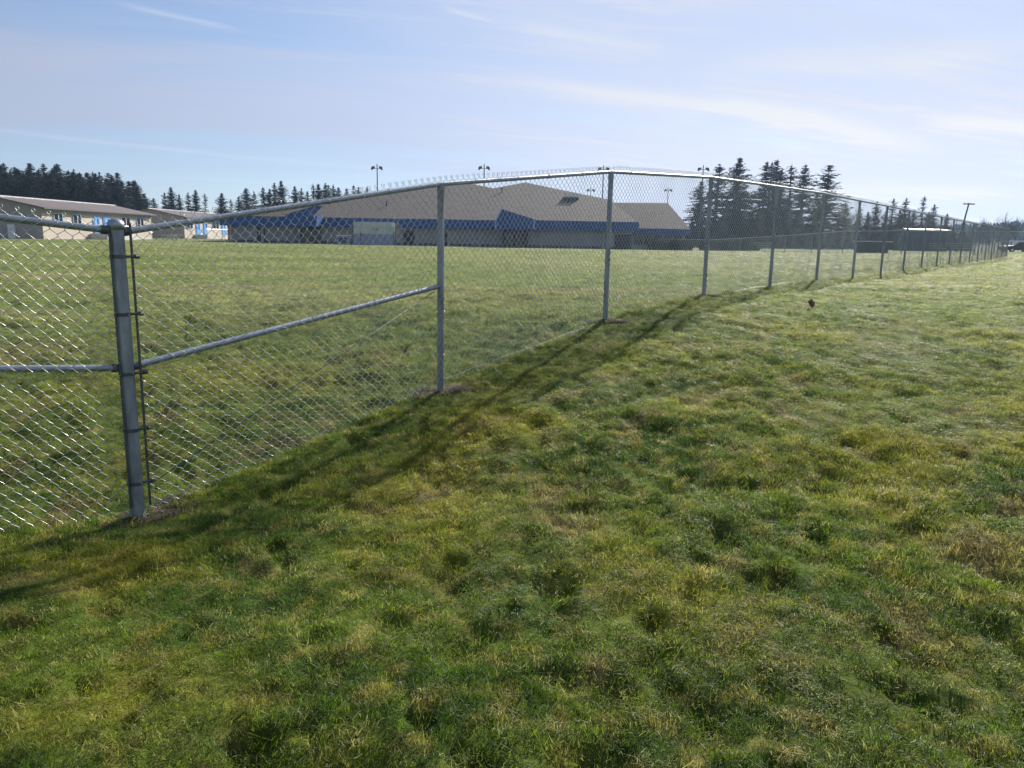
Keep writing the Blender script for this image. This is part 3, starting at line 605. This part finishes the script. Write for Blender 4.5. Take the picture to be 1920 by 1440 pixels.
for k in range(4): MB().tube([(85.5 + k * .6, 149.97, 9.82), (85.5 + k * .6, 149.97, 10.0)], .05, 6).build('insulator', FLASH, t)

# ------------------------------------------------------------------ right hand side of the field
pth = MB(); pp = [(24.5, 113.2), (29, 111), (33, 103), (36, 95), (38, 88)]
vv = []; ff = []
for i, (x_, y_) in enumerate(pp):
    for s_ in (-1, 1): vv.append((x_ + s_ * 1.1, y_ + s_ * .9, gzs(x_, y_) + .10))
for i in range(len(pp) - 1): ff.append((2 * i, 2 * i + 1, 2 * i + 3, 2 * i + 2))
o = pth.add(vv, ff).build('path', CONC); tag(o, kind='structure')
dg = thing('dugout', 'dark low dugout shelter with a pale roof edge beyond the fence', 'dugout', (39.4, 85, .8))
MB().box(38.17, 40.8, 85.0, 85.15, .6, 2.02).build('wall', SHADE, dg); MB().box(38.17, 38.3, 85.15, 87.2, .6, 2.02).build('wall', SHADE, dg); MB().box(40.67, 40.8, 85.15, 87.2, .6, 2.02).build('wall', SHADE, dg); MB().box(37.9, 41.1, 84.7, 87.5, 2.02, 2.12).build('roof', FLASH, dg); MB().box(38.4, 40.6, 86.4, 86.8, 1.2, 1.26).build('bench', WOODP, dg)
def bleacher(x_, y_, w, lab):
    z0 = gzs(x_, y_); t = thing('bleachers', lab, 'bleachers', (x_, y_, z0), 'small metal bleachers by the ball field')
    for k in range(3): MB().box(x_ - w / 2, x_ + w / 2, y_ + k * .6, y_ + k * .6 + .28, z0 + .42 + k * .3, z0 + .46 + k * .3).build('plank', FLASH, t)
    for s_ in (-.45, 0, .45): MB().tube([(x_ + s_ * w, y_ + .1, z0), (x_ + s_ * w, y_ + 1.3, z0 + 1.0), (x_ + s_ * w, y_ + 1.5, z0)], .03, 5).build('frame', DARKST, t)
bleacher(54.6, 100, 1.6, 'short silver bleachers, leftmost of the pale seats beyond the fence'); bleacher(57.6, 100, 3.2, 'longer silver bleachers just left of the leaning utility pole'); bleacher(67.5, 104, 3.4, 'silver bleachers right of the leaning utility pole'); bleacher(31.0, 96, 2.0, 'low silver bench row under the tall conifers')
rs = thing('long_shed', 'long low shed with a bright metal roof edge in the distance', 'shed', (79, 158, .6)); MB().box(80.6, 87.6, 158, 166, .3, 4.6).build('wall', SHADE, rs); MB().prism([(80.3, 157.4, 4.75), (80.3, 157.4, 4.95), (80.3, 162, 5.2), (80.3, 166.6, 4.95), (80.3, 166.6, 4.75)], (7.6, 0, 0)).build('roof', FLASH, rs)
for k in range(3): MB().box(81 + k * 2.2, 82.6 + k * 2.2, 157.93, 157.99, .4, 3.2).build('door', DARKR, rs)
cp = thing('covered_bench', 'small shelter with a white roof at the right edge of the photo', 'shelter', (58.3, 90, 1.2)); MB().box(56.9, 59.8, 89.5, 91.5, 2.35, 2.5).build('roof', WHITEP, cp)
for x_ in (57.1, 59.6): MB().tube([(x_, 89.7, 1.1), (x_, 89.7, 2.36)], .05, 6).build('post', DARKST, cp); MB().tube([(x_, 91.3, 1.1), (x_, 91.3, 2.36)], .05, 6).build('post', DARKST, cp)
# parked car at the right edge
def car(x_, y_, z0, lab):
    t = thing('parked_car', lab, 'car', (x_, y_, z0))
    prof = [(-2.2, .3), (-2.25, .62), (-2.1, .8), (-1.1, .9), (-.55, 1.38), (.75, 1.42), (1.45, .98), (2.1, .9), (2.2, .6), (2.15, .3)]
    MB().prism([(x_ + p_[0], y_ - .85, z0 + p_[1]) for p_ in prof], (0, 1.7, 0)).build('body', PAINTK, t)
    MB().prism([(x_ + p_[0], y_ - .87, z0 + p_[1]) for p_ in [(-.95, .93), (-.5, 1.32), (.1, 1.34), (.1, .93)]], (0, .03, 0)).build('window', DARKG, t); MB().prism([(x_ + p_[0], y_ - .87, z0 + p_[1]) for p_ in [(.18, .93), (.18, 1.34), (.72, 1.34), (1.25, .97)]], (0, .03, 0)).build('window', DARKG, t)
    for s_ in (-1.35, 1.35):
        for yy in (-.9, .68): w = MB().tube([(x_ + s_, y_ + yy, z0 + .32), (x_ + s_, y_ + yy + .22, z0 + .32)], .32, 16).build('wheel', TYRE, t); MB().tube([(x_ + s_, y_ + yy - .01, z0 + .32), (x_ + s_, y_ + yy + .23, z0 + .32)], .18, 12).build('rim', FLASH, w)
    MB().box(x_ - 2.24, x_ - 2.1, y_ - .8, y_ - .5, z0 + .6, z0 + .74).build('headlight', WHITEP, t)
car(66.6, 103, gzs(66.6, 103), 'dark parked car beyond the end of the fence at the right edge')

# ------------------------------------------------------------------ plants
def conifer_mesh(seed, H=20., Rb=3.6, gap=.12, power=.85, lo=.08, nl=46, dens=1.):
    r = np.random.default_rng(seed); V = []; F = []
    lean = r.normal(0, .006, 2)
    lumpy = [r.uniform(.7, 1.15) for _ in range(9)]
    for li in range(nl):
        f = (li + r.uniform(0, .8)) / nl; z_ = H * (lo + (1 - lo) * f); nbr = int(r.integers(4, 8) * (1 if f < .9 else .7) * dens)
        if r.uniform() < gap: nbr = max(1, nbr // 3)
        RR = Rb * (1 - f) ** power * lumpy[int(f * 8)] + .18
        if f < .15: RR *= .75
        for b in range(nbr):
            az = r.uniform(0, 6.283); ln = RR * r.uniform(.45, 1.25); D = np.array([math.cos(az), math.sin(az)]); rise = r.uniform(-.15, .25) if f < .7 else r.uniform(.1, .6)
            ns = max(2, int(ln / .42)); c0 = np.array([lean[0] * z_, lean[1] * z_])
            for s_ in range(ns):
                q = (s_ + .6) / ns; rad_ = ln * q; zc = z_ + rise * rad_ - .16 * rad_ ** 1.5 * (.6 if f < .7 else .2)
                for w in range(2):
                    a2 = az + r.normal(0, .5 + .2 * (1 - q)); T = np.array([math.cos(a2), math.sin(a2), r.uniform(-.45, .15)]); sz = r.uniform(.5, 1.0) * (1.12 - .45 * q) * (.65 + .45 * (1 - f)); Nn = np.array([-math.sin(a2), math.cos(a2), r.normal(0, .35)])
                    c = np.array([c0[0] + D[0] * rad_, c0[1] + D[1] * rad_, zc]) + r.normal(0, .10, 3)
                    n = len(V); V += [c - T * sz * .55, c + Nn * sz * .32 - np.array([0, 0, sz * .2]), c + T * sz * .8, c - Nn * sz * .32 - np.array([0, 0, sz * .28])]; F.append((n, n + 1, n + 2)); F.append((n, n + 2, n + 3))
    # pointed leader
    for w in range(7):
        zc = H + .1 - w * .22; sz = .12 + .07 * w; a_ = r.uniform(0, 6.28); n = len(V); c = np.array([lean[0] * zc, lean[1] * zc, zc]); D = np.array([math.cos(a_), math.sin(a_), .2]); V += [c + (0, 0, .35), c + D * sz, c - D * sz]; F.append((n, n + 1, n + 2))
    me = bpy.data.meshes.new('crown'); me.from_pydata([tuple(q) for q in V], [], F); me.materials.append(NEEDLE if seed % 2 else NEEDLE2)
    tm = MB().tube([(0, 0, -.5), (lean[0] * H * .5, lean[1] * H * .5, H * .5), (lean[0] * H, lean[1] * H, H)], [.38, .22, .03], 7)
    tme = bpy.data.meshes.new('trunk'); tme.from_pydata(np.vstack(tm.v).tolist(), [], tm.f); tme.materials.append(BARK)
    return me, tme, H
CON = [conifer_mesh(1, 20, 5.0, .08, .75, .05, 48, 1.7), conifer_mesh(2, 20, 4.0, .15, .65, .05, 46, 1.5), conifer_mesh(3, 20, 4.4, .2, .6, .05, 46, 1.5), conifer_mesh(4, 20, 5.8, .03, .8, .03, 54, 2.0), conifer_mesh(5, 20, 3.8, .25, .6, .06, 40, 1.), conifer_mesh(6, 20, 5.2, .1, .7, .04, 48, 1.7), conifer_mesh(8, 20, 4.6, .2, .6, .04, 46, 1.4)]
def conifer(x_, y_, h, kind, sx, label, group, z0=None):
    cr, tr, H = CON[kind]; z0 = gbase(np.array([x_]), np.array([y_]))[0] if z0 is None else z0
    t = thing('conifer_tree', label, 'tree', (x_, y_, z0), group); s_ = h / H; rz = random.uniform(0, 6.28)
    for nm, me in (('crown', cr), ('trunk', tr)):
        o = bpy.data.objects.new(nm, me); COL.objects.link(o); o.parent = t; o.scale = (s_ * sx, s_ * sx, s_); o.rotation_euler = (0, 0, rz)
    return t
f_ = 1435.3
def place(px, py, Yd):         # ground position and height of something whose top was measured in the photograph
    d = cam.matrix_world.to_3x3() @ Vector(((px - 960) / f_, (720 - py) / f_, -1)); d = d * (Yd / d.y); return d.x, EYE + d.z
ORD = ['first', 'second', 'third', 'fourth', 'fifth', 'sixth', 'seventh', 'eighth', 'ninth', 'tenth', 'eleventh', 'twelfth', 'thirteenth', 'fourteenth', 'fifteenth', 'sixteenth', 'seventeenth', 'eighteenth', 'nineteenth', 'twentieth', 'twenty-first', 'twenty-second', 'twenty-third', 'twenty-fourth', 'twenty-fifth', 'twenty-sixth', 'twenty-seventh', 'twenty-eighth', 'twenty-ninth', 'thirtieth']
# wood behind the portable classrooms
lw = [(-18, 308, 3), (5, 304, 0), (27, 312, 3), (54, 304, 3), (70, 320, 5), (80, 305, 0), (95, 315, 5), (107, 306, 3), (125, 318, 5), (137, 315, 1), (150, 323, 3), (163, 321, 0), (174, 321, 4), (186, 320, 1), (200, 322, 6), (220, 321, 0), (253, 336, 1), (270, 361, 3), (288, 369, 0)]
for i, (px, py, k) in enumerate(lw):
    Yd = 170 + (i * 37 % 5) * 7; x_, h = place(px, py, Yd); conifer(x_, Yd, h - .9, k, random.uniform(1.3, 1.7) * (1.15 if k == 3 else 1), f'dark conifer of the wood behind the left classroom, {ORD[i]} tall top from the left', 'conifers in the left wood')
sky_x = [q[0] for q in lw]; sky_y = [q[1] for q in lw]
for i in range(30):
    px = -30 + i * 10.4; Yd = 158 + (i * 13 % 4) * 3; x_, h = place(px, float(np.interp(px, sky_x, sky_y)) + 9 + (i * 29 % 17), Yd); conifer(x_, Yd, h, (3, 5, 0, 3)[i % 4], random.uniform(1.3, 1.8), f'shorter bushy conifer in the front row of the left wood, {ORD[i]} from left', 'front conifers of the left wood')
mid = [(308, 359, 1), (320, 349, 3), (336, 362, 5), (352, 358, 1), (366, 354, 3), (383, 361, 4), (415, 360, 3), (432, 371, 4), (447, 366, 5), (461, 351, 3), (476, 356, 1), (494, 349, 5), (505, 352, 3), (513, 341, 2), (527, 337, 3), (553, 347, 3), (565, 350, 1), (577, 356, 5), (588, 342, 4), (597, 343, 3), (609, 341, 2), (616, 345, 6), (625, 344, 1), (634, 349, 3), (650, 351, 3), (662, 346, 6), (672, 348, 1), (689, 348, 4)]
for i, (px, py, k) in enumerate(mid):
    Yd = 185 + (i * 23 % 4) * 5; x_, h = place(px, py, Yd); conifer(x_, Yd, h - .9, k, random.uniform(1.0, 1.35), f'distant conifer above the first bay rail, {ORD[i]} treetop right of the left wood', 'conifers between the wood and the school')
# tall stand on the right
tall = [(1315, 338, 5, 1.25, 'broad leaning conifer just left of the fourth fence post'), (1346, 306, 2, 1.15, 'ragged tall conifer right behind the fourth fence post'), (1387, 295, 3, 1.1, 'tallest and densest conifer of the stand on the right'), (1435, 303, 2, 1.05, 'thin topped conifer just right of the tallest dense one'), (1448, 303, 4, 1.0, 'narrow conifer forming the left tip of the double crowned clump'), (1457.5, 298, 5, .95, 'conifer forming the tall middle tip of the double crowned clump'), (1467, 315, 1, 1.2, 'bushy lower conifer at the right side of the double crowned clump'),
        (1487, 307, 4, 1.15, 'slender sparse conifer with a thin spire between the clump and its right neighbour'), (1509, 308, 2, 1.15, 'open branched conifer between the slender spire and the last tall tree'), (1552, 308, 6, 1.5, 'widest open branched conifer, last tall tree on the right')]
for i, (px, py, k, sx, lab) in enumerate(tall):
    Yd = 185 + (i * 7 % 3) * 6; x_, h = place(px, py, Yd); conifer(x_, Yd, h + .15 - .3, k, sx * 1.25, lab, 'tall conifers on the right', EYE - 1.8)
rowr = [(1298, 415, 3), (1362, 385, 3), (1412, 400, 5), (1478, 375, 3), (1530, 370, 5), (1585, 385, 3), (1613, 392, 1), (1628, 402, 3), (1644, 383, 2), (1660, 400, 5), (1675, 377, 4), (1688, 398, 3), (1699, 376, 1), (1715, 398, 5), (1732, 372, 4), (1742, 402, 3), (1752, 388, 1), (1775, 405, 5)]
for i, (px, py, k) in enumerate(rowr):
    Yd = 200 + (i * 11 % 4) * 6; x_, h = place(px, py, Yd); conifer(x_, Yd, h, k, random.uniform(1.0, 1.4), f'small background conifer of the right tree line, {ORD[i]} from the school wing', 'background conifers on the right')
for i in range(26):
    px = 1296 + i * 20.5; Yd = 214 + (i * 5 % 3) * 4; x_, h = place(px, 424 + (i * 17 % 13) + max(0, i - 14) * .6, Yd); conifer(x_, Yd, h, 3, random.uniform(1.9, 2.5) * 1.2, f'low dark bushy tree at the foot of the right tree line, {ORD[i]} from the school', 'low trees of the right tree line')
# bare deciduous trees
def bare_mesh(seed, H=12.):
    r = random.Random(seed); mb = MB()
    def grow(p, d, ln, rad, lvl):
        q = p + d * ln; mb.tube([p, (p + q) / 2 + Vector((r.uniform(-1, 1), r.uniform(-1, 1), 0)) * ln * .05, q], [rad, rad * .8, rad * .6], 3, False)
        if lvl == 0: return
        for k in range(3 if lvl > 1 else 4):
            dd = (d + Vector((r.uniform(-1, 1), r.uniform(-1, 1), r.uniform(-.1, .7))) * .62).normalized(); grow(q if k else p.lerp(q, .7), dd, ln * r.uniform(.62, .85), rad * .58, lvl - 1)
    grow(Vector((0, 0, -.3)), Vector((0, 0, 1)), H * .27, .16, 5)
    me = bpy.data.meshes.new('branches'); me.from_pydata(np.vstack(mb.v).tolist(), [], mb.f); me.materials.append(TWIG); return me
BARE = [bare_mesh(11), bare_mesh(12), bare_mesh(13)]
bl = [(1572, 398), (1584, 392), (1596, 386), (1607, 396), (1620, 390), (1634, 394), (1652, 392), (1666, 392), (1684, 395), (1708, 398), (1724, 398), (1765, 402), (1848, 410), (1862, 404), (1873, 403), (1886, 402), (1898, 401), (1910, 405), (1925, 403)]
for i, (px, py) in enumerate(bl):
    Yd = 175 + (i * 17 % 5) * 8; x_, h = place(px, py, Yd); t = thing('bare_tree', f'leafless grey tree in the hazy line on the right, {ORD[i]} from the last tall conifer', 'tree', (x_, Yd, .6), 'leafless trees on the right')
    o = bpy.data.objects.new('branches', BARE[i % 3]); COL.objects.link(o); o.parent = t; s_ = h / 11.5; o.scale = (s_ * 1.2, s_ * 1.2, s_); o.rotation_euler = (0, 0, i * 1.3)
# hedges: volumes of leaf faces round short stems
def hedge(x0, x1, y_, d, h, lab, seed, n=3500, cat='hedge'):
    r = np.random.default_rng(seed); z0 = gzs((x0 + x1) / 2, y_); t = thing('hedge', lab, cat, ((x0 + x1) / 2, y_, z0)); w = (x1 - x0)
    ph = r.uniform(-1, 1, (n, 3)); e_ = np.sum(np.abs(ph) ** 4, 1) ** .25; ph = ph / e_[:, None] * r.uniform(.75, 1.03, n)[:, None]
    c = np.stack([(x0 + x1) / 2 + ph[:, 0] * w / 2, y_ + ph[:, 1] * d / 2, z0 + h / 2 + ph[:, 2] * h / 2 + .06 * np.sin(ph[:, 0] * w * 2.3)], 1)
    V = (c[:, None, :] + r.normal(0, .11, (n, 3, 3))).reshape(-1, 3); F = np.arange(3 * n).reshape(-1, 3)
    me = fast_mesh('foliage', V - np.array(wloc(t)), F, HEDGE, False); o = bpy.data.objects.new('foliage', me); COL.objects.link(o); o.parent = t
    core = MB().box(x0 + .25, x1 - .25, y_ - d * .35, y_ + d * .35, z0, z0 + h * .82).build('inner_branches', BARK, t)
hedge(27.6, 31.9, 116.5, 2.2, 1.5, 'rounded clipped hedge, left half of the pair behind the fourth fence post', 1); hedge(32.0, 36.8, 117, 2.4, 1.55, 'rounded clipped hedge, right half ending in a round dome', 2); hedge(19.4, 22.2, 113, 1.6, 1.35, 'dark shrub row under the right wing windows, left part', 3, 2000, 'shrub'); hedge(22.4, 25.9, 113, 1.6, 1.5, 'dark shrub row under the right wing windows, right part', 4, 2400, 'shrub')
# distant woods on the hill
def far_wood():
    r = np.random.default_rng(5); n = 9000; th = np.radians(r.uniform(12, 75, n)); rr = r.uniform(640, 1500, n); X = rr * np.sin(th); Y = rr * np.cos(th)
    Z = gbase(X, Y) + 27 * np.exp(-((np.degrees(th) - 44) / 19) ** 2) * np.clip((rr - 560) / 420, 0, 1); h = r.uniform(8, 13, n); w = h * r.uniform(.26, .42, n); k = 5
    ang = np.arange(k) * 2 * np.pi / k; ring = np.stack([X[:, None] + w[:, None] * np.cos(ang), Y[:, None] + w[:, None] * np.sin(ang), np.repeat((Z + h * .1)[:, None], k, 1)], -1)
    ring2 = np.stack([X[:, None] + .6 * w[:, None] * np.cos(ang + .5), Y[:, None] + .6 * w[:, None] * np.sin(ang + .5), np.repeat((Z + h * .5)[:, None], k, 1)], -1)
    V = np.concatenate([ring, ring2, np.stack([X, Y, Z + h], -1)[:, None, :]], 1).reshape(-1, 3); b = (np.arange(n) * (2 * k + 1))[:, None]; j = np.arange(k)[None, :]; j2 = (j + 1) % k
    F = np.concatenate([np.stack([b + j, b + j2, b + k + j2], -1).reshape(-1, 3), np.stack([b + j, b + k + j2, b + k + j], -1).reshape(-1, 3), np.stack([b + k + j, b + k + j2, b + 2 * k + 0 * j], -1).reshape(-1, 3)])
    me = fast_mesh('distant_wood', V, F, NEEDLE2, False); o = bpy.data.objects.new('distant_wood', me); COL.objects.link(o); tag(o, 'far wooded ridge fading to blue on the right horizon', 'wood', kind='stuff')
far_wood()

# ------------------------------------------------------------------ small things in the grass
SOIL = mat('bare_soil', (.06, .045, .03), .95, 0, .3, 12, .9, 40)
for i, (x0, y0) in enumerate([(PX[0] + .05, PY[0] + .06), (PX[1], PY[1] + .02), (PX[2], PY[2]), (PX[3], PY[3])]):
    V = []; F = []; na_, nr_ = 18, 5
    for q in range(nr_ + 1):
        for j in range(na_):
            a_ = j * 2 * math.pi / na_; rr = .24 * q / nr_ * (1 + .35 * math.sin(a_ * 2 + i) + .15 * math.sin(a_ * 5 + i * 2)); xx, yy = x0 + rr * math.cos(a_), y0 + rr * math.sin(a_)
            V.append((xx, yy, gzs(xx, yy) + .022 * (1 - (q / nr_) ** 2) + (.006 if q < nr_ else -.01)))
    for q in range(nr_):
        for j in range(na_): F.append((q * na_ + j, (q + 1) * na_ + j, (q + 1) * na_ + (j + 1) % na_, q * na_ + (j + 1) % na_))
    tag(MB().add(V, F).build('bare_soil', SOIL, smooth=True), kind='structure')
lf = thing('dead_leaf', 'curled dark brown leaf standing in the grass right of the fence', 'leaf', (4.06, 10.43, gzs(4.06, 10.43) + .02))
V = []; F = []; nx_, ny_ = 7, 5
for i in range(nx_):
    for j in range(ny_):
        s_ = i / (nx_ - 1); w = (j / (ny_ - 1) - .5) * .085 * math.sin(math.pi * (s_ * .86 + .07)); lz = gzs(4.06, 10.43)
        V.append((4.06 + w * 1.0 + .015 * math.sin(s_ * 5), 10.43 + abs(w) * .9 + .03 * s_, lz + .02 + s_ * .11 + .01 * math.sin(j * 2)))
for i in range(nx_ - 1):
    for j in range(ny_ - 1): F.append((i * ny_ + j, i * ny_ + j + 1, (i + 1) * ny_ + j + 1, (i + 1) * ny_ + j))
b = MB().add(V, F).build('leaf_blade', LEAFB, lf); sm = b.modifiers.new('thickness', 'SOLIDIFY'); sm.thickness = .002
MB().tube([(4.06, 10.43, lz - .01), (4.055, 10.43, lz + .03)], .002, 4).build('stem', LEAFB, lf)

# ------------------------------------------------------------------ haze
HAZE = True
if HAZE:
    m = bpy.data.materials.new('haze'); m.use_nodes = True; t = m.node_tree; t.nodes.clear(); o_ = t.nodes.new('ShaderNodeOutputMaterial'); pv = t.nodes.new('ShaderNodeVolumePrincipled')
    pv.inputs['Density'].default_value = .00022; pv.inputs['Color'].default_value = (.50, .70, 1, 1); pv.inputs['Anisotropy'].default_value = .3; t.links.new(pv.outputs[0], o_.inputs['Volume'])
    hz = MB().box(-1800, 1800, -60, 1700, -8, 80).build('haze', m); tag(hz, 'thin bluish haze over the far trees', 'haze', kind='stuff')
S.cycles.volume_step_rate = 4
